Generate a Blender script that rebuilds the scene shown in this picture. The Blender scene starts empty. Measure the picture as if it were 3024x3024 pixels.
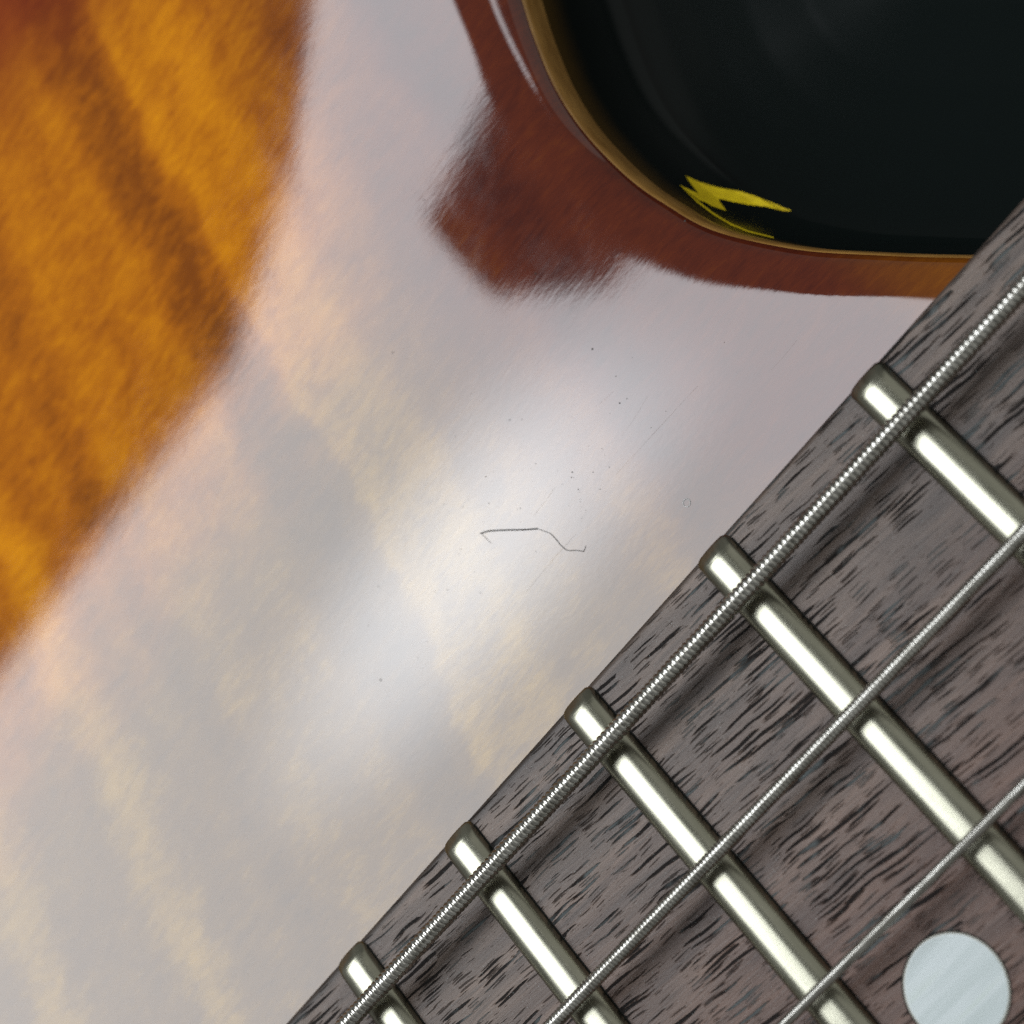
import bpy, bmesh, math
import numpy as np
from mathutils import Matrix, Vector
from mathutils.bvhtree import BVHTree

MM = 0.001
scene = bpy.context.scene
col = scene.collection

# ------------------------------------------------------------------ camera
CAM = np.array([44.16361728, -15.70089039, 105.819])          # mm
RM = np.array([[0.60713205, -0.59203275, -0.52998858],
               [-0.7298889, -0.67916297, -0.0774587],
               [-0.31409053, 0.43386045, -0.84445974]])        # rows: right, down, forward
FPX = 6000.0                                                   # focal length for a 3024 px frame
cd = bpy.data.cameras.new("camera")
cam = bpy.data.objects.new("camera", cd)
col.objects.link(cam)
m = Matrix.Identity(4)
for i in range(3):
    m[i][0] = RM[0][i]
    m[i][1] = -RM[1][i]
    m[i][2] = -RM[2][i]
    m[i][3] = CAM[i] * MM
cam.matrix_world = m
cd.sensor_width = 36.0
cd.lens = FPX / 3024 * 36
cd.clip_start = 0.005
cd.clip_end = 20
cd.dof.use_dof = True
cd.dof.focus_distance = 0.1228
cd.dof.aperture_fstop = 38
scene.camera = cam

# ------------------------------------------------------------------ world and lamp
world = bpy.data.worlds.new("World")
scene.world = world
world.use_nodes = True
bg = world.node_tree.nodes["Background"]
bg.inputs[0].default_value = (0.97, 1.0, 0.97, 1)
bg.inputs[1].default_value = 0.22

LZ = 400.0          # lamp height above the strings, mm
LX0, LX1, LY0, LY1 = -470.0, 250.0, -60.0, 450.0
ld = bpy.data.lights.new("window_light", 'AREA')
ld.shape = 'RECTANGLE'
ld.size = (LX1 - LX0) * MM
ld.size_y = (LY1 - LY0) * MM
ld.energy = 1.0
lamp = bpy.data.objects.new("window_light", ld)
lamp.location = ((LX0 + LX1) / 2 * MM, (LY0 + LY1) / 2 * MM, LZ * MM)
col.objects.link(lamp)
# radiance of a uniform area lamp = energy / (area * pi); scaled so that the emission strength below is radiance
ld.energy = ld.size * ld.size_y * math.pi
ld.use_nodes = True
lt = ld.node_tree


def N(t, kind, x=0, y=0, **kw):
    n = t.nodes.new(kind)
    n.location = (x, y)
    for k, v in kw.items():
        setattr(n, k, v)
    return n


def math_node(t, op, a, b=None, c=None, clamp=False):
    n = t.nodes.new('ShaderNodeMath')
    n.operation = op
    n.use_clamp = clamp
    for i, v in enumerate((a, b, c)):
        if v is None:
            continue
        if isinstance(v, (int, float)):
            n.inputs[i].default_value = v
        else:
            t.links.new(v, n.inputs[i])
    return n.outputs[0]


def sstep(t, x, lo, hi, o0=0.0, o1=1.0):
    n = t.nodes.new('ShaderNodeMapRange')
    n.interpolation_type = 'SMOOTHSTEP'
    if isinstance(x, (int, float)):
        n.inputs[0].default_value = x
    else:
        t.links.new(x, n.inputs[0])
    n.inputs[1].default_value = lo
    n.inputs[2].default_value = hi
    n.inputs[3].default_value = o0
    n.inputs[4].default_value = o1
    return n.outputs[0]


em = lt.nodes["Emission"]
geo = N(lt, 'ShaderNodeNewGeometry')
sx = N(lt, 'ShaderNodeSeparateXYZ')
lt.links.new(geo.outputs['Position'], sx.inputs[0])
px = math_node(lt, 'MULTIPLY', sx.outputs[0], 1000.0)
py = math_node(lt, 'MULTIPLY', sx.outputs[1], 1000.0)
# far edge, bending away towards the nut
far = math_node(lt, 'MAXIMUM', 366.0, math_node(lt, 'MULTIPLY_ADD', px, 0.46, 366 + 0.46 * 188))
mfar = sstep(lt, math_node(lt, 'SUBTRACT', far, py), -5, 7)
# right edge, stepping out towards the neck
rx = math_node(lt, 'ADD', sstep(lt, py, 262, 290, 38.0, -2.0), sstep(lt, py, 150, 215, 35.0, 0.0))
mright = sstep(lt, math_node(lt, 'SUBTRACT', rx, px), -7, 7)
# dark tongue cut into the emission for the dark reflection beside the rim
ylow = math_node(lt, 'MAXIMUM', 277.0, math_node(lt, 'MULTIPLY_ADD', px, -0.62, 277.0 - 0.62 * 55))
tongue = math_node(lt, 'MULTIPLY', sstep(lt, math_node(lt, 'SUBTRACT', py, ylow), -3, 3), sstep(lt, py, 330, 335, 1.0, 0.0))
tongue = math_node(lt, 'MULTIPLY', tongue, sstep(lt, px, -94, -88))
mright = math_node(lt, 'MULTIPLY', mright, math_node(lt, 'SUBTRACT', 1.0, tongue))
mnear = math_node(lt, 'MULTIPLY', sstep(lt, py, 84, 100, 0.03, 1.0), sstep(lt, px, -455, -415))
mask = math_node(lt, 'MULTIPLY', math_node(lt, 'MULTIPLY', mfar, mright), mnear)
# brighter middle of the diffuser
hx = math_node(lt, 'DIVIDE', math_node(lt, 'SUBTRACT', px, -165.0), 125.0)
hy = math_node(lt, 'DIVIDE', math_node(lt, 'SUBTRACT', py, 250.0), 44.0)
hr = math_node(lt, 'SQRT', math_node(lt, 'ADD', math_node(lt, 'MULTIPLY', hx, hx), math_node(lt, 'MULTIPLY', hy, hy)))
hot = sstep(lt, hr, 0.05, 1.1, 1.0, 0.0)
# narrow bright slit beyond the dark gap
slit = math_node(lt, 'MULTIPLY', sstep(lt, px, 203, 211), sstep(lt, px, 226, 234, 1.0, 0.0))
slit = math_node(lt, 'MULTIPLY', slit, math_node(lt, 'MULTIPLY', sstep(lt, py, 215, 235), sstep(lt, py, 264, 268, 1.0, 0.0)))
mask = math_node(lt, 'MAXIMUM', mask, math_node(lt, 'MULTIPLY', slit, 0.8))
stren = math_node(lt, 'MULTIPLY', mask, math_node(lt, 'MULTIPLY_ADD', hot, 9.0, 7.9))
lt.links.new(stren, em.inputs[1])
em.inputs[0].default_value = (0.94, 0.99, 1.04, 1)

# dim fill lamp added on the headstock side to lift the fret flanks
rd = bpy.data.lights.new("fret_fill_light", 'AREA')
rd.shape = 'RECTANGLE'
rd.size, rd.size_y = 0.8, 0.75
rd.energy = 0.38 * rd.size * rd.size_y * math.pi
rd.color = (0.98, 1.0, 0.95)
room = bpy.data.objects.new("fret_fill_light", rd)
room.location = (0.50, -0.05, 0.36)
room.rotation_euler = (0, math.radians(90), 0)
col.objects.link(room)

scene.view_settings.view_transform = 'Standard'
scene.view_settings.look = 'None'
scene.view_settings.gamma = 1
scene.view_settings.exposure = 0
scene.view_settings.use_curve_mapping = False

scene.cycles.caustics_reflective = False
scene.cycles.use_denoising = False
scene.cycles.max_bounces = 6
scene.cycles.diffuse_bounces = 2
scene.cycles.glossy_bounces = 3

# ------------------------------------------------------------------ helpers
C0 = CAM


def ray(x, y):
    d = RM.T @ np.array([(x - 1512) / FPX, (y - 1512) / FPX, 1.0])
    return d


def unproj(x, y, z):
    d = ray(x, y)
    return C0 + (z - C0[2]) / d[2] * d


def catmull(P, n=16):
    P = np.asarray(P, float)
    Q = np.vstack([2 * P[0] - P[1], P, 2 * P[-1] - P[-2]])
    out = []
    for i in range(1, len(Q) - 2):
        p0, p1, p2, p3 = Q[i - 1:i + 3]
        for t in np.arange(n) / n:
            out.append(0.5 * (2 * p1 + (p2 - p0) * t + (2 * p0 - 5 * p1 + 4 * p2 - p3) * t * t + (3 * p1 - p0 - 3 * p2 + p3) * t ** 3))
    out.append(P[-1])
    return np.array(out)


def resample(P, n):
    s = np.r_[0, np.cumsum(np.linalg.norm(np.diff(P, axis=0), axis=1))]
    t = np.linspace(0, s[-1], n)
    return np.c_[[np.interp(t, s, P[:, k]) for k in range(P.shape[1])]].T


def smooth1(P, it):
    P = P.copy()
    for _ in range(it):
        P[1:-1] = 0.25 * P[:-2] + 0.5 * P[1:-1] + 0.25 * P[2:]
    return P


def obj(name, verts, faces, mat, parent=None, smooth=True, normals=None, attrs=None):
    me = bpy.data.meshes.new(name)
    v = (np.asarray(verts, float) * MM)
    me.from_pydata(v.tolist(), [], [list(map(int, f)) for f in faces])
    me.update()
    if smooth:
        me.polygons.foreach_set('use_smooth', np.ones(len(me.polygons), bool))
    for k, a in (attrs or {}).items():
        at = me.attributes.new(k, 'FLOAT', 'POINT')
        at.data.foreach_set('value', np.asarray(a, np.float32))
    if normals is not None:
        me.normals_split_custom_set_from_vertices(np.asarray(normals, float).tolist())
    o = bpy.data.objects.new(name, me)
    if mat is not None:
        me.materials.append(mat)
    col.objects.link(o)
    if parent is not None:
        o.parent = parent
        if parent.type == 'EMPTY':          # meshes are built in guitar coordinates; only roots carry a location
            o.matrix_parent_inverse = Matrix.Translation(-parent.location)
    return o


def grid_faces(nr, nc, flip=False, wrap=False):
    f = []
    for i in range(nr - 1):
        for j in range(nc if wrap else nc - 1):
            j2 = (j + 1) % nc
            q = (i * nc + j, i * nc + j2, (i + 1) * nc + j2, (i + 1) * nc + j)
            f.append(q[::-1] if flip else q)
    return f


def material(name):
    mt = bpy.data.materials.new(name)
    mt.use_nodes = True
    t = mt.node_tree
    b = t.nodes["Principled BSDF"]
    tc = N(t, 'ShaderNodeTexCoord')
    vm = N(t, 'ShaderNodeVectorMath', operation='SCALE')
    t.links.new(tc.outputs['Object'], vm.inputs[0])
    vm.inputs['Scale'].default_value = 1000.0       # texture space in mm
    return mt, t, b, vm.outputs[0]


def scaled(t, vec, s, rot=0.0, off=(0, 0, 0)):
    mp = N(t, 'ShaderNodeMapping')
    mp.vector_type = 'TEXTURE'
    mp.inputs['Rotation'].default_value = (0, 0, rot)
    mp.inputs['Location'].default_value = off
    mp.inputs['Scale'].default_value = s
    t.links.new(vec, mp.inputs[0])
    return mp.outputs[0]


def noise(t, vec, detail=3, rough=0.55, scale=1.0, dist=0.0):
    n = N(t, 'ShaderNodeTexNoise')
    n.inputs['Scale'].default_value = scale
    n.inputs['Detail'].default_value = detail
    n.inputs['Roughness'].default_value = rough
    n.inputs['Distortion'].default_value = dist
    t.links.new(vec, n.inputs['Vector'])
    return n.outputs[0]


def ramp(t, fac, stops, interp='LINEAR'):
    n = N(t, 'ShaderNodeValToRGB')
    n.color_ramp.interpolation = interp
    e = n.color_ramp.elements
    while len(e) < len(stops):
        e.new(0.5)
    for el, (p, c) in zip(e, stops):
        el.position = p
        el.color = (c, c, c, 1) if isinstance(c, (int, float)) else (*c, 1)
    t.links.new(fac, n.inputs[0])
    return n.outputs[0]


def mix(t, fac, a, b, mode='MIX'):
    n = N(t, 'ShaderNodeMix', data_type='RGBA', blend_type=mode)
    for s, v in ((n.inputs[0], fac), (n.inputs[6], a), (n.inputs[7], b)):
        if isinstance(v, (int, float)):
            s.default_value = v
        elif isinstance(v, tuple):
            s.default_value = (*v, 1)
        else:
            t.links.new(v, s)
    return n.outputs[2]


def bump(t, h, dist, strength=1.0, prev=None):
    n = N(t, 'ShaderNodeBump')
    n.inputs['Strength'].default_value = strength
    n.inputs['Distance'].default_value = dist
    t.links.new(h, n.inputs['Height'])
    if prev is not None:
        t.links.new(prev, n.inputs['Normal'])
    return n.outputs[0]


# ------------------------------------------------------------------ materials
def mat_top():
    mt, t, b, v = material("flamed_maple_lacquer")
    sep = N(t, 'ShaderNodeSeparateXYZ')
    t.links.new(v, sep.inputs[0])
    # flame bands run across the grain: u = x - .2 (y-60), bent by noise
    wob = noise(t, scaled(t, v, (14, 9, 9)), 2)
    wob2 = noise(t, scaled(t, v, (3.5, 2.2, 3)), 2)
    u = math_node(t, 'MULTIPLY_ADD', sep.outputs[1], -0.2, 12.0)
    u = math_node(t, 'ADD', u, sep.outputs[0])
    u = math_node(t, 'MULTIPLY_ADD', wob, 5.0, u)
    u = math_node(t, 'MULTIPLY_ADD', wob2, 1.6, u)
    u = math_node(t, 'SUBTRACT', u, 3.3)
    un = math_node(t, 'MULTIPLY_ADD', u, 0.01, 0.6)
    st = [(-60, .5), (-52, .35), (-46.6, .85), (-41, .4), (-37, .42), (-33, .92), (-28.5, .38), (-26, .5), (-23.5, .25), (-19, .62),
          (-15, .5), (-11.5, .6), (-8.8, .2), (-6.6, .05), (-4.9, .3), (-3.4, .85), (-1, .7), (2, .85), (5, .5), (7, .6), (10, .4),
          (14.3, .75), (17.5, .15), (22, .5), (30, .5)]
    flame = ramp(t, un, [((p + 60) / 100, c) for p, c in st], 'EASE')
    # chatoyant fibres: short streaks along the grain
    f1 = noise(t, scaled(t, v, (2.6, 0.5, 1), 0.0), 3, 0.6, dist=0.4)
    f2 = noise(t, scaled(t, v, (4.2, 2.6, 2)), 3, 0.55, dist=1.2)
    f3 = noise(t, scaled(t, v, (0.9, 0.16, 0.5), 0.0), 2, 0.5)
    br = math_node(t, 'MULTIPLY_ADD', flame, 0.78, -0.20)
    br = math_node(t, 'MULTIPLY_ADD', math_node(t, 'SUBTRACT', f1, 0.5), 0.65, br)
    br = math_node(t, 'MULTIPLY_ADD', math_node(t, 'SUBTRACT', f2, 0.5), 0.65, br)
    br = math_node(t, 'MULTIPLY_ADD', math_node(t, 'SUBTRACT', f3, 0.5), 0.60, br)
    br = math_node(t, 'ADD', br, 0.22, clamp=True)
    amber = ramp(t, br, [(0, (.15, .036, .0001)), (.35, (.29, .080, .0001)), (.7, (.42, .140, .0002)), (1, (.52, .195, .0003))])
    brown = ramp(t, br, [(0, (.045, .007, .004)), (.5, (.078, .013, .0045)), (1, (.12, .027, .0035))])
    red = ramp(t, br, [(0, (.11, .012, .001)), (1, (.2, .036, .002))])
    a1 = N(t, 'ShaderNodeAttribute', attribute_name='edge')
    a2 = N(t, 'ShaderNodeAttribute', attribute_name='outer')
    nz = noise(t, scaled(t, v, (6, 4, 4)), 3)
    e1 = math_node(t, 'MULTIPLY_ADD', nz, 3.0, math_node(t, 'SUBTRACT', a1.outputs['Fac'], 1.5))
    k1 = sstep(t, e1, 9.0, 27.0, 1.0, 0.0)
    o1 = math_node(t, 'MULTIPLY_ADD', nz, 6.0, math_node(t, 'SUBTRACT', a2.outputs['Fac'], 3.0))
    k2 = sstep(t, o1, 9.0, 25.0, 1.0, 0.0)
    orange = ramp(t, br, [(0, (.10, .024, .002)), (1, (.2, .062, .002))])
    brown = mix(t, sstep(t, sep.outputs[0], 27.0, 33.0), brown, orange)
    # amber painted darker beside the neck, offsetting the bright reflection over it
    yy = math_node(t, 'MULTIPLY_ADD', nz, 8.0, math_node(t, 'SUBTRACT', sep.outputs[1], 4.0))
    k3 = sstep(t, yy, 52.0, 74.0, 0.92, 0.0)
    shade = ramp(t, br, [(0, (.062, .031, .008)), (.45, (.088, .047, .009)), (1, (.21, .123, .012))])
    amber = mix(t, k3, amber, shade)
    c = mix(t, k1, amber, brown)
    c = mix(t, k2, c, red)
    t.links.new(c, b.inputs['Base Color'])
    sm = noise(t, scaled(t, v, (9, 6, 6), 0.5), 3, 0.65, dist=1.0)
    t.links.new(sstep(t, sm, .35, .75, 0.035, 0.070), b.inputs['Roughness'])
    b.inputs['IOR'].default_value = 1.5
    # lacquer sunk a little into the grain
    g1 = noise(t, scaled(t, v, (3.4, 0.42, 1), 0.02), 2, 0.6)
    g2 = noise(t, scaled(t, v, (0.7, 0.45, 0.5)), 2)
    dc = N(t, 'ShaderNodeVectorMath', operation='DISTANCE')
    t.links.new(v, dc.inputs[0])
    dc.inputs[1].default_value = (13.0, 55.0, -6.0)
    amp = sstep(t, dc.outputs['Value'], 5.0, 15.0, 0.42, 0.16)
    nb = bump(t, math_node(t, 'MULTIPLY', g1, amp), 0.0000024)
    nb = bump(t, g2, 0.0000009, prev=nb)
    t.links.new(nb, b.inputs['Normal'])
    return mt


def mat_binding():
    mt, t, b, v = material("natural_maple_edge")
    f = noise(t, scaled(t, v, (2.5, 2.5, 0.6)), 3)
    c = ramp(t, f, [(.3, (.22, .105, .022)), (.7, (.36, .19, .05))])
    t.links.new(c, b.inputs['Base Color'])
    b.inputs['Roughness'].default_value = 0.25
    return mt


def mat_side():
    mt, t, b, v = material("black_lacquer_over_mahogany")
    a = N(t, 'ShaderNodeAttribute', attribute_name='drop')
    nz = noise(t, scaled(t, v, (3, 3, 3)), 2)
    k = sstep(t, math_node(t, 'MULTIPLY_ADD', nz, 1.0, a.outputs['Fac']), 2.2, 5.6)
    c = mix(t, k, (.055, .03, .006), (.0022, .0042, .0040))
    t.links.new(c, b.inputs['Base Color'])
    b.inputs['Roughness'].default_value = 0.22
    b.inputs['Specular IOR Level'].default_value = 0.13
    return mt


def mat_rosewood():
    mt, t, b, v = material("rosewood")
    sep = N(t, 'ShaderNodeSeparateXYZ')
    t.links.new(v, sep.inputs[0])
    base = noise(t, scaled(t, v, (14, 1.3, 3), -0.06, (3, 1, 0)), 3, 0.6, dist=0.5)
    fine = noise(t, scaled(t, v, (3.0, 0.14, 0.5), -0.08), 2, 0.6)
    tiny = noise(t, scaled(t, v, (0.10, 0.06, 0.1)), 2)
    patch = noise(t, scaled(t, v, (22, 7, 7), 0.06, (5, 3, 0)), 2)
    c = ramp(t, base, [(.24, (.030, .020, .016)), (.5, (.087, .060, .046)), (.76, (.160, .110, .082))])
    redc = ramp(t, base, [(.25, (.050, .023, .016)), (.75, (.135, .062, .038))])
    # redder heartwood towards the treble side
    ks = sstep(t, math_node(t, 'MULTIPLY_ADD', patch, 26.0, sep.outputs[1]), 8.0, 36.0, 1.0, 0.0)
    c = mix(t, ks, c, redc)
    c = mix(t, math_node(t, 'MULTIPLY', sstep(t, fine, .45, .75), 0.45), c, (.022, .019, .018))
    c = mix(t, math_node(t, 'MULTIPLY', sstep(t, fine, .52, .2), 0.30), c, (.125, .105, .098))
    # open pores: short dark dashes along the grain
    w = noise(t, scaled(t, v, (2.6, 2.2, 2)), 0)
    rag = noise(t, scaled(t, v, (0.7, 0.09, 0.2), -0.1), 2)

    def dashes(sc, rot, off, keep, wid):
        jit = N(t, 'ShaderNodeVectorMath', operation='MULTIPLY_ADD')
        cmb = N(t, 'ShaderNodeCombineXYZ')
        t.links.new(math_node(t, 'SUBTRACT', w, 0.5), cmb.inputs[1])
        jit.inputs[1].default_value = (0, 0.35, 0)
        t.links.new(cmb.outputs[0], jit.inputs[0])
        t.links.new(v, jit.inputs[2])
        vo = N(t, 'ShaderNodeTexVoronoi', voronoi_dimensions='2D')
        vo.inputs['Scale'].default_value = 1.0
        vo.inputs['Randomness'].default_value = 1.0
        t.links.new(scaled(t, jit.outputs[0], sc, rot, off), vo.inputs['Vector'])
        sc_ = N(t, 'ShaderNodeSeparateColor')
        t.links.new(vo.outputs['Color'], sc_.inputs[0])
        rad = math_node(t, 'MULTIPLY', sstep(t, sc_.outputs[0], keep, 1.0, 0.0, 1.0), wid)
        dd = math_node(t, 'MULTIPLY_ADD', math_node(t, 'SUBTRACT', rag, 0.5), 0.30, vo.outputs['Distance'])
        return sstep(t, math_node(t, 'SUBTRACT', rad, dd), -0.03, 0.07)
    p1 = dashes((4.2, 0.27, 1), -0.10, (0, 0, 0), 0.40, 0.38)
    p2 = dashes((9.5, 0.30, 1), -0.12, (7.3, 2.1, 0), 0.66, 0.38)
    p3 = dashes((2.2, 0.16, 1), -0.08, (3.3, 5.1, 0), 0.50, 0.36)
    pore = math_node(t, 'MAXIMUM', math_node(t, 'MAXIMUM', p1, p2), math_node(t, 'MULTIPLY', p3, 0.7))
    # pores partly filled with pale dust and polish
    fill = noise(t, scaled(t, v, (5, 2.6, 2), 0.1, (9, 4, 0)), 3)
    kf = sstep(t, fill, .50, .60)
    porec = mix(t, kf, (.004, .0042, .0045), (.070, .082, .083))
    c = mix(t, math_node(t, 'MULTIPLY', pore, 0.95), c, porec)
    # scattered specks of polish
    vs = N(t, 'ShaderNodeTexVoronoi', voronoi_dimensions='2D')
    t.links.new(scaled(t, v, (0.9, 0.8, 1)), vs.inputs['Vector'])
    ss = N(t, 'ShaderNodeSeparateColor')
    t.links.new(vs.outputs['Color'], ss.inputs[0])
    spk = sstep(t, math_node(t, 'SUBTRACT', math_node(t, 'MULTIPLY', sstep(t, ss.outputs[0], .82, 1.0), 0.13), vs.outputs['Distance']), -.02, .04)
    c = mix(t, math_node(t, 'MULTIPLY', spk, 0.7), c, (.26, .30, .29))
    c = mix(t, math_node(t, 'MULTIPLY', math_node(t, 'SUBTRACT', tiny, .35), 0.35), c, (.12, .105, .10))
    # grime along the rounded edge
    c = mix(t, sstep(t, sep.outputs[1], 26.75, 27.25, 0.0, 0.75), c, (.016, .013, .011))
    t.links.new(c, b.inputs['Base Color'])
    r = math_node(t, 'MULTIPLY_ADD', pore, 0.25, 0.46)
    t.links.new(r, b.inputs['Roughness'])
    t.links.new(math_node(t, 'MULTIPLY_ADD', pore, -0.26, 0.30), b.inputs['Specular IOR Level'])
    h = math_node(t, 'MULTIPLY_ADD', pore, -1.0, math_node(t, 'MULTIPLY', fine, 0.35))
    nb = bump(t, h, 0.00007)
    nb = bump(t, tiny, 0.000012, prev=nb)
    t.links.new(nb, b.inputs['Normal'])
    return mt


def mat_metal(name, c0, c1, rough, brush=None, worn=0.0):
    mt, t, b, v = material(name)
    n = noise(t, scaled(t, v, brush or (1, 1, 1)), 3)
    t.links.new(ramp(t, n, [(.3, c0), (.7, c1)]), b.inputs['Base Color'])
    b.inputs['Metallic'].default_value = 1
    t.links.new(math_node(t, 'MULTIPLY_ADD', n, 0.14, rough - 0.07), b.inputs['Roughness'])
    if worn:
        n2 = noise(t, scaled(t, v, (1.6, 0.05, 1)), 2)
        t.links.new(bump(t, n2, worn), b.inputs['Normal'])
    return mt


def mat_pearl():
    mt, t, b, v = material("pearl_inlay")
    n = noise(t, scaled(t, v, (16, 0.35, 2), 0.02), 1)
    n2 = noise(t, scaled(t, v, (14, 1.6, 2), 0.05, (1, 2, 0)), 2)
    c = ramp(t, math_node(t, 'ADD', math_node(t, 'MULTIPLY', n, .28), math_node(t, 'MULTIPLY', n2, .72)),
             [(.34, (.34, .385, .375)), (.47, (.37, .415, .41)), (.56, (.42, .46, .46)), (.66, (.38, .43, .40))])
    t.links.new(c, b.inputs['Base Color'])
    b.inputs['Roughness'].default_value = 0.32
    return mt


def plain(name, c, rough=0.5, spec=0.5):
    mt, t, b, v = material(name)
    n = noise(t, scaled(t, v, (1.2, 1.2, 1.2)), 3)
    lo = tuple(x * 0.8 for x in c)
    hi = tuple(min(1, x * 1.15) for x in c)
    t.links.new(ramp(t, n, [(.3, lo), (.7, hi)]), b.inputs['Base Color'])
    b.inputs['Roughness'].default_value = rough
    b.inputs['Specular IOR Level'].default_value = spec
    return mt


M_top, M_bind, M_side, M_rose = mat_top(), mat_binding(), mat_side(), mat_rosewood()
M_fret = mat_metal("nickel_silver_fret", (.23, .225, .176), (.31, .30, .238), 0.28, (0.35, 3.0, 1), 0.0000035)
M_string = mat_metal("nickel_wound_string", (.24, .228, .20), (.56, .545, .505), 0.20, (1.3, .3, .3))
M_pearl = mat_pearl()
M_black = plain("slot_shadow_gap", (.006, .006, .005), 0.7, 0.2)
M_heel = plain("satin_black_heel", (.0022, .0030, .0030), 0.6, 0.05)
M_neck = plain("dark_stained_neck", (.02, .013, .009), 0.3)
M_cloth = plain("black_cloth", (.006, .007, .007), 0.9, 0.1)
M_hair = plain("dark_lint_fibre", (.018, .018, .016), 0.5)
M_dust = plain("grey_dust", (.05, .05, .045), 0.8)
M_yellow = plain("painted_yellow_reflection", (.92, .66, .012), 0.35)
M_rim = plain("inlay_glue_line", (.27, .25, .19), 0.4)
M_scr = plain("lacquer_scratch", (.16, .12, .09), 0.6)

# ------------------------------------------------------------------ setting
g = obj("ground", [(-900, -900, -95), (900, -900, -95), (900, 900, -95), (-900, 900, -95)], [(0, 1, 2, 3)], M_cloth, smooth=False)
g["kind"] = "structure"

# ------------------------------------------------------------------ guitar root
guitar = bpy.data.objects.new("electric_guitar", None)
guitar.location = (-0.02, 0.03, -0.055)
col.objects.link(guitar)
guitar["label"] = "sunburst flamed-top electric guitar with rosewood fretboard, seen close at its neck joint"
guitar["category"] = "guitar"

# rim of the cutaway, from the neck side round to the horn (source pixels on the photograph's outline -> body surface)
rim_px = [(2853, 762), (2549, 752), (2371, 740), (2192, 706), (2103, 680), (2041, 652), (1978, 612), (1889, 554), (1800, 474),
          (1719, 385), (1657, 295), (1612, 205), (1568, 90), (1541, 0)]
# line where the top starts to fall away into the rounded rim
blob_px = [(2739, 872), (2441, 866), (2269, 846), (2113, 815), (2019, 786), (1909, 735), (1800, 665), (1700, 570), (1600, 450),
           (1530, 340), (1470, 230), (1412, 110), (1368, 0)]

# height field of the carved top on a raster (mm)
H = 0.25
xs = np.arange(-90, 75, H)
ys = np.arange(0, 140, H)
GX, GY = np.meshgrid(xs, ys, indexing='ij')


def polydist(P, X, Y):
    best = np.full(X.shape, 1e9)
    for a, b in zip(P[:-1], P[1:]):
        dx, dy = b - a
        L2 = dx * dx + dy * dy
        t = np.clip(((X - a[0]) * dx + (Y - a[1]) * dy) / L2, 0, 1)
        best = np.minimum(best, (X - a[0] - t * dx) ** 2 + (Y - a[1] - t * dy) ** 2)
    return np.sqrt(best)


def inside(P, X, Y):
    poly = np.vstack([P, [[400, P[-1][1]], [400, P[0][1]]]])
    r = np.zeros(X.shape, bool)
    n = len(poly)
    for i in range(n):
        x1, y1 = poly[i]
        x2, y2 = poly[(i + 1) % n]
        if y1 == y2:
            continue
        c = ((y1 > Y) != (y2 > Y)) & (X < (x2 - x1) * (Y - y1) / (y2 - y1) + x1)
        r ^= c
    return r


def coarse(P, k=3):
    return P[::k] if (len(P) - 1) % k == 0 else np.vstack([P[::k], P[-1]])


def gauss(A, s):
    r = int(4 * s / H)
    k = np.exp(-0.5 * (np.arange(-r, r + 1) * H / s) ** 2)
    k /= k.sum()
    A = np.apply_along_axis(lambda v: np.convolve(np.pad(v, r, 'edge'), k, 'valid'), 0, A)
    return np.apply_along_axis(lambda v: np.convolve(np.pad(v, r, 'edge'), k, 'valid'), 1, A)


def samp(A, x, y):
    fx = np.clip((np.asarray(x) - xs[0]) / H, 0, len(xs) - 1.001)
    fy = np.clip((np.asarray(y) - ys[0]) / H, 0, len(ys) - 1.001)
    i, j = fx.astype(int), fy.astype(int)
    u, w = fx - i, fy - j
    return (A[i, j] * (1 - u) + A[i + 1, j] * u) * (1 - w) + (A[i, j + 1] * (1 - u) + A[i + 1, j + 1] * u) * w


def build_field(zr, zb):
    rim = np.array([unproj(*p, z)[:2] for p, z in zip(rim_px, zr)])
    t_end = rim[0] - rim[1]
    t_end /= np.linalg.norm(t_end)
    pre = [rim[0] + t_end * 26 + np.array([3, 0]), rim[0] + t_end * 12 + np.array([.6, 0])]
    post = [rim[-1] + np.array(d) for d in ((3.2, 6.5), (8.5, 14.0), (16, 21), (26, 27), (36, 31))]
    raw = rim
    rim = smooth1(resample(catmull(np.vstack([pre, rim, post])), 420), 10)
    blob = np.array([unproj(*p, z)[:2] for p, z in zip(blob_px, zb)])
    te = blob[0] - blob[1]
    te /= np.linalg.norm(te)
    rawb = blob
    blob = np.vstack([[blob[0] + te * 30, blob[0] + te * 12], blob, [blob[-1] + np.array(d) for d in ((3.0, 6.5), (8.0, 14.4), (15.5, 22), (26, 28.5), (40, 33))]])
    blob = smooth1(resample(catmull(blob), 300), 4)
    DR = polydist(coarse(rim, 4), GX, GY) * np.where(inside(rim, GX, GY), -1, 1)      # + on the body
    PH = polydist(coarse(blob, 2), GX, GY) * np.where(inside(blob, GX, GY), 1, -1)    # + towards the rim
    psi1 = np.maximum(0, 20 - np.maximum(gauss(DR, 0.8), -3))
    # slope of the recurve as a function of phi, integrated
    pt = np.arange(-12, 40, 0.05)
    sl = np.interp(pt, [-12, -1.2, 0.0, 0.8, 2.2, 8, 40], [0, 0, 0.06, 0.22, 0.34, 0.36, 0.36])
    Z2 = np.interp(gauss(PH, 0.45), pt, np.cumsum(sl) * 0.05)
    return rim, blob, DR, -5.5 - 0.5 * 0.0022 * psi1 ** 2 - Z2, raw, rawb


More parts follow.
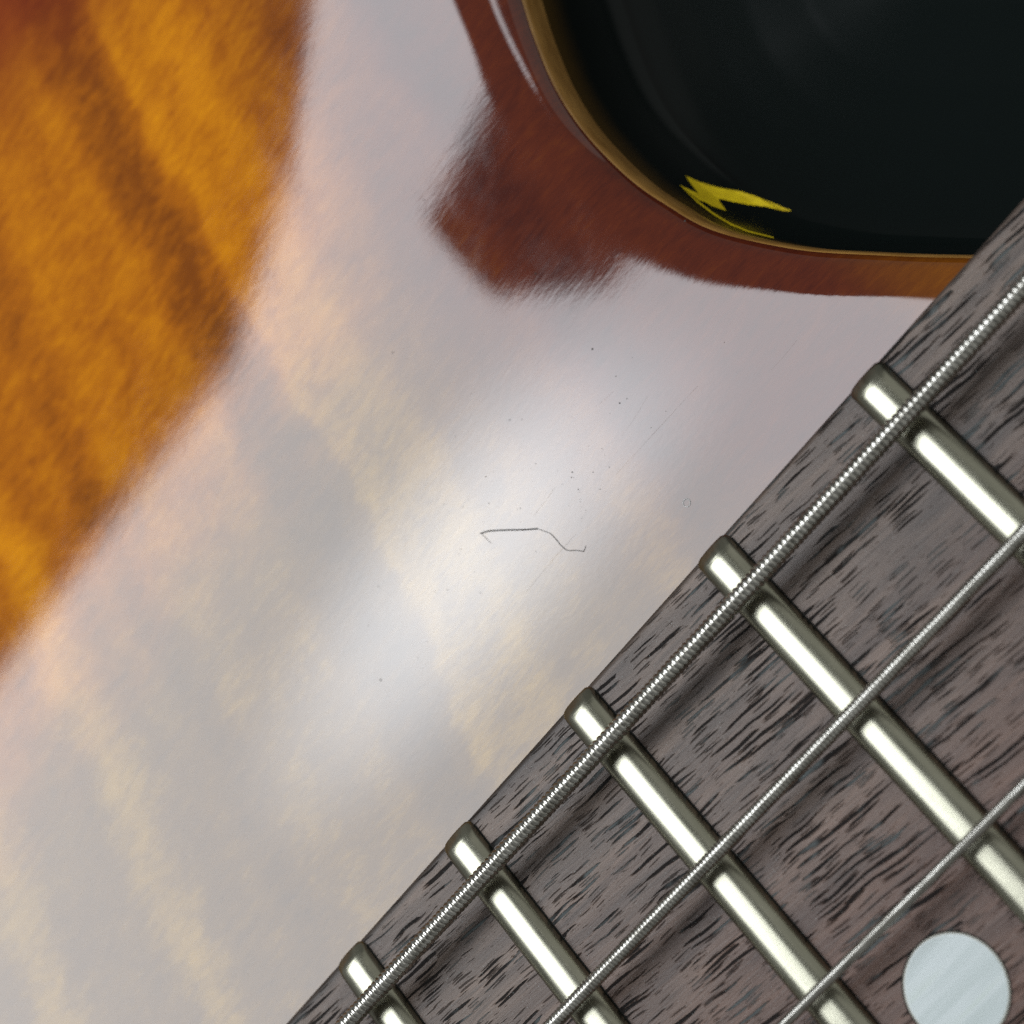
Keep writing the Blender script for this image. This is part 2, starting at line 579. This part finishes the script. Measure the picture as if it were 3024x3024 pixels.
zr, zb = [-7.6] * len(rim_px), [-6.1] * len(blob_px)
for _ in range(2):
    rim, blob, DR, ZT, raw, rawb = build_field(zr, zb)
    zr = samp(ZT, raw[:, 0], raw[:, 1]) - 0.35
    zb = samp(ZT, rawb[:, 0], rawb[:, 1])
ZX, ZY = np.gradient(ZT, H)


def top_z(x, y):
    return samp(ZT, x, y)


def on_top(x, y, lift=0.0):
    """source pixel -> point on the carved top"""
    z = -6.0
    for _ in range(8):
        p = unproj(x, y, z)
        z = float(top_z(p[0], p[1])) + lift
    return unproj(x, y, z)


# fan mesh: s along the rim, d inwards to the outline of the body
tan = np.gradient(rim, axis=0)
tan /= np.linalg.norm(tan, axis=1)[:, None]
nin = np.c_[-tan[:, 1], tan[:, 0]]
if nin[len(nin) // 2][0] > 0:
    nin = -nin
nin = smooth1(nin, 30)
nin /= np.linalg.norm(nin, axis=1)[:, None]
OC, OA, OB = np.array([-45.0, 30.0]), 118.0, 92.0          # outline of the upper bout
dmax = []
for p, n in zip(rim, nin):
    q0 = (p - OC) / (OA, OB)
    qd = n / np.array((OA, OB))
    aa, bb, cc = qd @ qd, 2 * q0 @ qd, q0 @ q0 - 1
    disc = bb * bb - 4 * aa * cc
    r = (-bb + math.sqrt(max(disc, 0))) / (2 * aa)
    dmax.append(max(r, 6.0) if disc > 0 else 6.0)
dmax = np.minimum(np.array(dmax), 135)
dmax = smooth1(dmax[:, None], 20)[:, 0]
dn = np.r_[np.linspace(0, 1.0, 9), np.arange(1.2, 14, 0.22), np.linspace(14.2, 40, 60), np.linspace(41, 100, 40)]
V, NRM, EDGE, OUT = [], [], [], []
ROUND = 0.85
for i, (p, n) in enumerate(zip(rim, nin)):
    dd = dn * dmax[i] / 100 * np.clip((dn - 5) / 30, 0, 1) + dn * (1 - np.clip((dn - 5) / 30, 0, 1))
    dd = np.minimum(dd, dmax[i]) if dmax[i] < 30 else dd
    dd = np.maximum.accumulate(dd + np.arange(len(dd)) * 1e-4)
    q = p[None] + n[None] * dd[:, None]
    z = top_z(q[:, 0], q[:, 1])
    gx, gy = samp(ZX, q[:, 0], q[:, 1]), samp(ZY, q[:, 0], q[:, 1])
    # rounded arris
    rr = np.clip(1 - dd / ROUND, 0, 1)
    z = z - ROUND * (1 - np.sqrt(1 - (rr * 0.82) ** 2))
    sl_r = rr * 0.82 / np.sqrt(1 - (rr * 0.82) ** 2)
    gx = gx + n[0] * sl_r
    gy = gy + n[1] * sl_r
    nn = np.c_[-gx, -gy, np.ones(len(gx))]
    nn /= np.linalg.norm(nn, axis=1)[:, None]
    V.append(np.c_[q, z])
    NRM.append(nn)
    EDGE.append(dd)
    OUT.append(np.maximum(OC[1] + OB * np.sqrt(np.clip(1 - ((q[:, 0] - OC[0]) / OA) ** 2, 0, 1)) - q[:, 1], 0))
V = np.array(V)
ns, nd = V.shape[:2]
rim3 = V[:, 0].copy()
outer3 = V[:, -1].copy()
fc = grid_faces(ns, nd)
v0, v1, v2 = V[0, 0], V[0, 1], V[1, 0]
body = obj("carved_top", V.reshape(-1, 3), fc, M_top, guitar, normals=np.array(NRM).reshape(-1, 3),
           attrs={'edge': np.array(EDGE).ravel(), 'outer': np.array(OUT).ravel()})
if body.data.polygons[0].normal.z < 0:
    bpy.data.meshes.remove(body.data)
    fc = grid_faces(ns, nd, flip=True)
    body = obj("carved_top", V.reshape(-1, 3), fc, M_top, guitar, normals=np.array(NRM).reshape(-1, 3),
               attrs={'edge': np.array(EDGE).ravel(), 'outer': np.array(OUT).ravel()})

# side of the cutaway: pale edge band, then black lacquer sweeping out into the heel
nout = -nin


def strip(prof):
    P = np.array([[rim3[i] + np.r_[nout[i] * o, dz] for (o, dz) in prof] for i in range(ns)])
    return P


bprof = [(0.0, 0.0), (0.10, -0.10), (0.30, -0.7), (0.45, -1.4), (0.50, -2.0)]
P = strip(bprof)
f = grid_faces(ns, len(bprof), flip=True)
obj("edge_band", P.reshape(-1, 3), f, M_bind, guitar)
sprof = [(0.50, -2.0), (0.52, -2.1), (0.70, -3.2), (1.0, -5.0), (1.6, -7.6), (2.5, -9.2), (3.0, -9.75)]
P2 = strip(sprof)
f2 = grid_faces(ns, len(sprof), flip=True)
drop = np.tile([-z for _, z in sprof], ns)
side = obj("cutaway_side", P2.reshape(-1, 3), f2, M_side, guitar, attrs={'drop': drop})
# scooped floor of the cutaway: falls away with the distance from the rim
DO = gauss(np.maximum(-DR, 0), 1.0)
RZ = gauss(np.clip(ZT, -9.5, -5), 2.0)
kx = np.where((xs > 18) & (xs < 74))[0][::2]
ky = np.where((ys > 14) & (ys < 128))[0][::2]
fx_, fy_ = np.meshgrid(xs[kx], ys[ky], indexing='ij')
dof_ = DO[np.ix_(kx, ky)]
fz_ = -8.2 + np.interp(dof_, [0, 1.2, 2.5, 4.2, 7, 10, 14, 20, 30], [-7.0, -8.2, -9.35, -10.4, -11.5, -12.5, -13.6, -14.8, -16])
fz_ = fz_ - 0.012 * np.maximum(0, fx_ - 25)
ok = -DR[np.ix_(kx, ky)] > 1.2
n1 = len(ky)
ff = []
for i in range(len(kx) - 1):
    for j in range(n1 - 1):
        if ok[i, j] and ok[i + 1, j] and ok[i, j + 1] and ok[i + 1, j + 1]:
            ff.append((i * n1 + j, (i + 1) * n1 + j, (i + 1) * n1 + j + 1, i * n1 + j + 1))
FV = np.stack([fx_, fy_, fz_], -1).reshape(-1, 3)
used = np.unique(np.array(ff))
remap = np.full(len(FV), -1)
remap[used] = np.arange(len(used))
FV = FV[used]
ff = [tuple(int(remap[k]) for k in q) for q in ff]
obj("cutaway_floor", FV, ff, M_side, guitar, attrs={'drop': np.full(len(FV), 20.0)})
# outer side of the body and its back edge
P3 = np.array([[outer3[i] + np.r_[nin[i] * o, dz] for (o, dz) in ((0, 0), (.4, -.6), (.5, -3), (.6, -30), (-3, -42))] for i in range(ns)])
obj("body_side", P3.reshape(-1, 3), grid_faces(ns, 5), M_side, guitar, attrs={'drop': np.tile([0, 1, 4, 8, 9], ns)})

# ------------------------------------------------------------------ fretboard
L = 635.0
D19 = L * 2 ** (-19 / 12)
FX = {n: L * 2 ** (-n / 12) - D19 for n in range(15, 24)}


def half_w(x):
    return 27.42 - 0.0078 * x


def board(name, x0, x1, zb, mat, parent, inset=0.0, nx=60):
    prof = []
    bev = 0.55
    for k in range(7):
        a = math.pi / 2 * k / 6
        prof.append((1 - bev * (1 - math.sin(a)), -bev * (1 - math.cos(a)), True))
    rows = []
    for x in np.linspace(x0, x1, nx):
        w = half_w(x) - inset
        r = [(x, w, zb)]
        for k in range(7):
            a = math.pi / 2 * k / 6
            r.append((x, w - bev * (1 - math.cos(a)), -bev * (1 - math.sin(a))))
        for s in np.linspace(0.95, -0.95, 19):
            r.append((x, (w - bev) * s, 0.0))
        for k in range(6, -1, -1):
            a = math.pi / 2 * k / 6
            r.append((x, -(w - bev * (1 - math.cos(a))), -bev * (1 - math.sin(a))))
        r.append((x, -w, zb))
        rows.append(r)
    A = np.array(rows)
    n = A.shape[1]
    f = grid_faces(len(A), n)
    f.append(list(range(n)))
    f.append([(len(A) - 1) * n + j for j in range(n)][::-1])
    return obj(name, A.reshape(-1, 3), f, mat, parent)


fb = board("fretboard", -44, 66, -5.9, M_rose, guitar)
# neck under the board, running out of the body
rows = []
for x in np.linspace(-10, 110, 25):
    w = half_w(x) - 0.35
    r = []
    for k in range(17):
        a = math.pi * k / 16
        r.append((x, w * math.cos(a), -5.6 - 19 * math.sin(a) ** 0.8))
    rows.append(r)
A = np.array(rows)
obj("neck", A.reshape(-1, 3), grid_faces(25, 17, flip=True), M_neck, guitar)

# frets
FH, FWD = 1.08, 1.33
prof = []
NP = 25
for k in range(NP):
    a = math.pi * k / (NP - 1)
    # crown slightly flattened by levelling, on a small foot
    x = -FWD * math.cos(a)
    z = FH * math.sin(a) ** 0.86
    prof.append((x, z))
prof = np.array(prof)


def make_fret(x):
    w = half_w(x) - 0.08
    # stations from the bass tip to the treble tip
    tt = [0.0, 0.03, 0.08, 0.15, 0.25, 0.38, 0.55, 0.75, 0.95, 1.05, 1.12, 1.2, 1.35, 1.6, 2.2]
    st = []
    for t in tt:
        zs = min(1.0, 0.30 + 0.72 * t) if t < 1.12 else 1.0
        if t < 1.25:
            zs = zs - 0.05 * max(0, 1 - abs(t - 1.0) / 0.25)
        if t < 0.12:
            zs = (0.30 + 0.72 * t) * math.sqrt(max(t, 0.004) / 0.12)
        wc = 1.0 if t > 0.5 else (1 - 0.30 * (1 - t / 0.5) ** 2.4)
        st.append((t, zs, wc))
    rows = []
    for t, zs, wc in st:
        zz = np.minimum(prof[:, 1], FH * zs) if False else prof[:, 1] * zs
        rows.append(np.c_[prof[:, 0] * wc + x, np.full(NP, w - t), zz + 0.004])
    n_mid = 40
    for y in np.linspace(w - 2.6, -w + 2.6, n_mid):
        rows.append(np.c_[prof[:, 0] + x, np.full(NP, y), prof[:, 1] + 0.004])
    for t, zs, wc in st[::-1]:
        rows.append(np.c_[prof[:, 0] * wc + x, np.full(NP, -w + t), prof[:, 1] * zs + 0.004])
    A = np.array(rows)
    f = grid_faces(len(A), NP)
    n = len(A)
    f.append(list(range(NP)))
    f.append([(n - 1) * NP + j for j in range(NP)][::-1])
    return A.reshape(-1, 3), f


for n in range(17, 22):
    v, f = make_fret(FX[n])
    o = obj("fret", v, f, M_fret, fb)
    if o.data.polygons[20 * (NP - 1) + 12].normal.z < 0:
        o.data.flip_normals()
    # slot gap that shows along the nut side of the fret and round its end
    x = FX[n] + FWD
    w = half_w(x) - 0.25
    sv, sf = [], []
    pts = [(x + 0.09, -w), (x + 0.09, w - 0.45), (x - 0.25, w - 0.08), (FX[n] - FWD + 0.40, w - 0.08), (FX[n] - FWD + 0.40, -w)]
    sv = [(p[0], p[1], 0.003) for p in pts]
    obj("fret_slot", sv, [tuple(range(len(sv)))[::-1]], M_black, fb, smooth=False)

# pearl dot with its glue line
dx = (FX[18] + FX[19]) / 2 - 0.28
R = 2.97
for nm, r, z, mt in (("inlay_seam", R + 0.09, 0.002, M_black), ("inlay_ring", R + 0.02, 0.004, M_rim), ("dot_inlay", R - 0.09, 0.012, M_pearl)):
    n = 64
    v = [(dx + r * math.cos(2 * math.pi * k / n), r * math.sin(2 * math.pi * k / n), z) for k in range(n)]
    v2 = [(dx + (r - .06) * math.cos(2 * math.pi * k / n), (r - .06) * math.sin(2 * math.pi * k / n), z + .006) for k in range(n)]
    fcs = [(k, (k + 1) % n, n + (k + 1) % n, n + k) for k in range(n)] + [tuple(range(n, 2 * n))]
    obj(nm, v + v2, fcs, mt, fb, smooth=False)

# ------------------------------------------------------------------ strings
SP0, SLP = 9.27518, 0.0052171


def wound(label, mult, dia, pitch, nseg, nang, zc):
    x0, x1 = -46.0, 66.0
    nstep = int((x1 - x0) / pitch * nseg)
    X_ = np.linspace(x0, x1, nstep + 1)
    th = np.linspace(0, 2 * math.pi, nang, endpoint=False)
    XX, TH = np.meshgrid(X_, th, indexing='ij')
    ph = (XX / pitch - TH / (2 * math.pi)) % 1.0
    ww = pitch / 2
    ridge = np.sqrt(np.maximum(0, 1 - ((ph - 0.5) * 2 * 0.97) ** 2))
    rad = dia / 2 - ww + ww * ridge
    yc = mult * (SP0 - SLP * XX)
    A = np.stack([XX, yc + rad * np.cos(TH), zc + rad * np.sin(TH)], -1)
    f = grid_faces(nstep + 1, nang, wrap=True)
    o = obj("string", A.reshape(-1, 3), f, M_string, guitar)
    o["label"] = label
    return o


wound("thickest wound string, nearest the body", 2.5, 1.17, 0.368, 8, 28, 2.30)
wound("middle wound string", 1.5, 0.91, 0.262, 7, 22, 2.22)
wound("thinnest of the three wound strings, beside the pearl dot", 0.5, 0.66, 0.18, 6, 18, 2.14)

# ------------------------------------------------------------------ yellow reflection, painted as a mark on the black cutaway side
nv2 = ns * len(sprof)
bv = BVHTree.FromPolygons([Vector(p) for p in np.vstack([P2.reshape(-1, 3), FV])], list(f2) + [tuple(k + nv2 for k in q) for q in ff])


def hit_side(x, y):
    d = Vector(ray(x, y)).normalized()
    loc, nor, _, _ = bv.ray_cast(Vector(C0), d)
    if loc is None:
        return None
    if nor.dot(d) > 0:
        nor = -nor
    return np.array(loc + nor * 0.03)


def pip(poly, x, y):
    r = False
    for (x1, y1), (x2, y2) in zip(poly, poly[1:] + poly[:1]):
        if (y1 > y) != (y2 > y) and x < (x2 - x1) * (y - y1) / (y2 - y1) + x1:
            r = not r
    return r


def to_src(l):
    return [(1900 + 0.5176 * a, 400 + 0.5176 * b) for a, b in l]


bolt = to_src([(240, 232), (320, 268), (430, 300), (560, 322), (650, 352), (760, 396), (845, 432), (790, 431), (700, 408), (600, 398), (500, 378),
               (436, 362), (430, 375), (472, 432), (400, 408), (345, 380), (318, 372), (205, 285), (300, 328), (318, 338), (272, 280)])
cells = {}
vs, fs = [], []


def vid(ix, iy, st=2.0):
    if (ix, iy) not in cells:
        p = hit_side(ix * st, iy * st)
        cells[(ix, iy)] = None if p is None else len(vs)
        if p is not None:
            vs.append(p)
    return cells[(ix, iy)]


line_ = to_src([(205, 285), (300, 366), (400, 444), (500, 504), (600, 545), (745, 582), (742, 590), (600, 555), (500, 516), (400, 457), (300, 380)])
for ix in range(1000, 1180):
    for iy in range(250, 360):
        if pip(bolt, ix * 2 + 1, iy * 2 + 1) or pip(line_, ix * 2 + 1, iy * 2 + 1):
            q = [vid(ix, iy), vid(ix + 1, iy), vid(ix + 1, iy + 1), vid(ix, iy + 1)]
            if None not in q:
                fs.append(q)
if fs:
    o = obj("painted_yellow_reflection", vs, fs, M_yellow, guitar)
    o["label"] = "bright yellow jagged reflection painted on the black cutaway side"

# ------------------------------------------------------------------ lint, dust and scratches on the lacquer


def thread(pts, r0, r1, lift=0.03, ns_=6):
    P = np.array([on_top(x, y, 0.0) + np.array([0, 0, lift]) for x, y in pts])
    P = catmull(P, 6)
    n = len(P)
    T = np.gradient(P, axis=0)
    T /= np.linalg.norm(T, axis=1)[:, None]
    up = np.array([0, 0, 1.0])
    v = []
    for i in range(n):
        s = np.cross(T[i], up)
        s /= np.linalg.norm(s)
        u_ = np.cross(s, T[i])
        r = r0 + (r1 - r0) * i / (n - 1)
        for k in range(ns_):
            a = 2 * math.pi * k / ns_
            v.append(P[i] + r * (math.cos(a) * s + math.sin(a) * u_))
    f = grid_faces(n, ns_, wrap=True)
    f.append(list(range(ns_))[::-1])
    f.append([(n - 1) * ns_ + k for k in range(ns_)])
    return v, f


def crop(l, ox=1300, oy=1300, k=600 / 1932):
    return [(ox + a * k, oy + b * k) for a, b in l]


hair = bpy.data.objects.new("hair", None)
p0 = on_top(1420, 1575)
hair.location = tuple(p0 * MM)
col.objects.link(hair)
hair["label"] = "dark bent hair lying on the bright reflection of the guitar top"
hair["category"] = "hair"
for nm, l, r0, r1 in (("thick_strand", [(385, 887), (430, 872), (490, 861), (640, 854), (790, 851), (925, 842)], 0.042, 0.050),
                      ("thin_strand", [(925, 842), (985, 862), (1050, 890), (1100, 940), (1150, 1000), (1210, 1047), (1290, 1047), (1365, 1057)], 0.018, 0.026),
                      ("tip", [(1365, 1057), (1378, 1030), (1386, 1003)], 0.018, 0.012),
                      ("short_strand", [(400, 893), (440, 935), (482, 980)], 0.012, 0.010)):
    v, f = thread(crop(l), r0, r1)
    obj(nm, v, f, M_hair, hair)

# dust specks
rng = np.random.default_rng(4)
dv, df = [], []
specks = [(220, 634, 12), (265, 560, 7), (228, 590, 6), (908, 224, 11), (865, 268, 8), (835, 290, 5), (1535, 78, 9), (1550, 92, 7), (1566, 140, 7), (1608, 258, 13),
          (1720, 455, 13), (1745, 454, 6), (1248, 352, 13), (1270, 358, 8), (1163, 419, 10), (1324, 490, 9), (1322, 470, 6), (1331, 560, 8), (1334, 585, 8), (1340, 630, 6),
          (1343, 675, 7), (1345, 740, 8), (1350, 790, 6), (1352, 858, 5), (320, 1252, 8), (465, 1140, 8)]
src = [(1300 + a * .3106, 1300 + b * .3106, s * .3106 / 2) for a, b, s in specks]
src += [(1124, 2008, 4), (1582, 808, 4), (1749, 1031, 4), (1830, 1190, 3), (1160, 1040, 3), (2022, 652, 3.5), (1252, 590, 3), (1690, 1395, 3)]
src += [(rng.normal(1650, 330), rng.normal(1450, 240), rng.uniform(0.8, 2.3)) for _ in range(70)]
src = [q for q in src if q[1] < 3250 - q[0] and q[0] > 900]
for x, y, s in src:
    c = on_top(x, y)
    r = s / 46.0
    b0 = len(dv)
    n = 7
    for k in range(n):
        a = 2 * math.pi * k / n
        rr = r * rng.uniform(.6, 1.15)
        dv.append(c + np.array([rr * math.cos(a), rr * math.sin(a), 0.004]))
    dv.append(c + np.array([0, 0, r * 0.7 + 0.004]))
    for k in range(n):
        df.append((b0 + k, b0 + (k + 1) % n, b0 + n))
o = obj("dust", dv, df, M_dust, None, smooth=False)
o["kind"] = "stuff"
o["label"] = "tiny grey dust specks scattered over the glossy guitar top"
o["category"] = "dust"

# hairline scratches in the lacquer
for l in ([(1555, 1748), (1625, 1662), (1700, 1578)], [(1640, 1440), (1610, 1480), (1575, 1525)], [(2060, 1140), (1940, 1270), (1820, 1400)]):
    v, f = thread(l, 0.006, 0.006, 0.0, 4)
    obj("scratch", v, f, M_scr, body)
for _ in range(16):
    x0, y0 = rng.uniform(1750, 2450), rng.uniform(1000, 1500)
    ln, a = rng.uniform(50, 170), rng.normal(0.87, 0.10)
    if y0 > 3330 - x0 * 0.98:
        continue
    l = [(x0 + ln * t_ * math.cos(a), y0 - ln * t_ * math.sin(a) + 4 * math.sin(3 * t_)) for t_ in (0, .5, 1)]
    v, f = thread(l, 0.003, 0.0045, 0.0, 4)
    obj("scratch", v, f, M_scr, body)

# small dried ring mark to the right of the hair
c = on_top(2028, 1485)
rv, rf = [], []
nr_ = 28
for k in range(nr_):
    a = 2 * math.pi * k / nr_
    for q in range(6):
        b_ = 2 * math.pi * q / 6
        rr = 0.25 + 0.035 * math.cos(b_)
        rv.append(c + np.array([rr * math.cos(a), rr * math.sin(a), 0.008 + 0.02 * math.sin(b_)]))
for k in range(nr_):
    for q in range(6):
        rf.append((k * 6 + q, ((k + 1) % nr_) * 6 + q, ((k + 1) % nr_) * 6 + (q + 1) % 6, k * 6 + (q + 1) % 6))
obj("ring_mark", rv, rf, plain("dried_drop", (.36, .35, .34), 0.4), body)
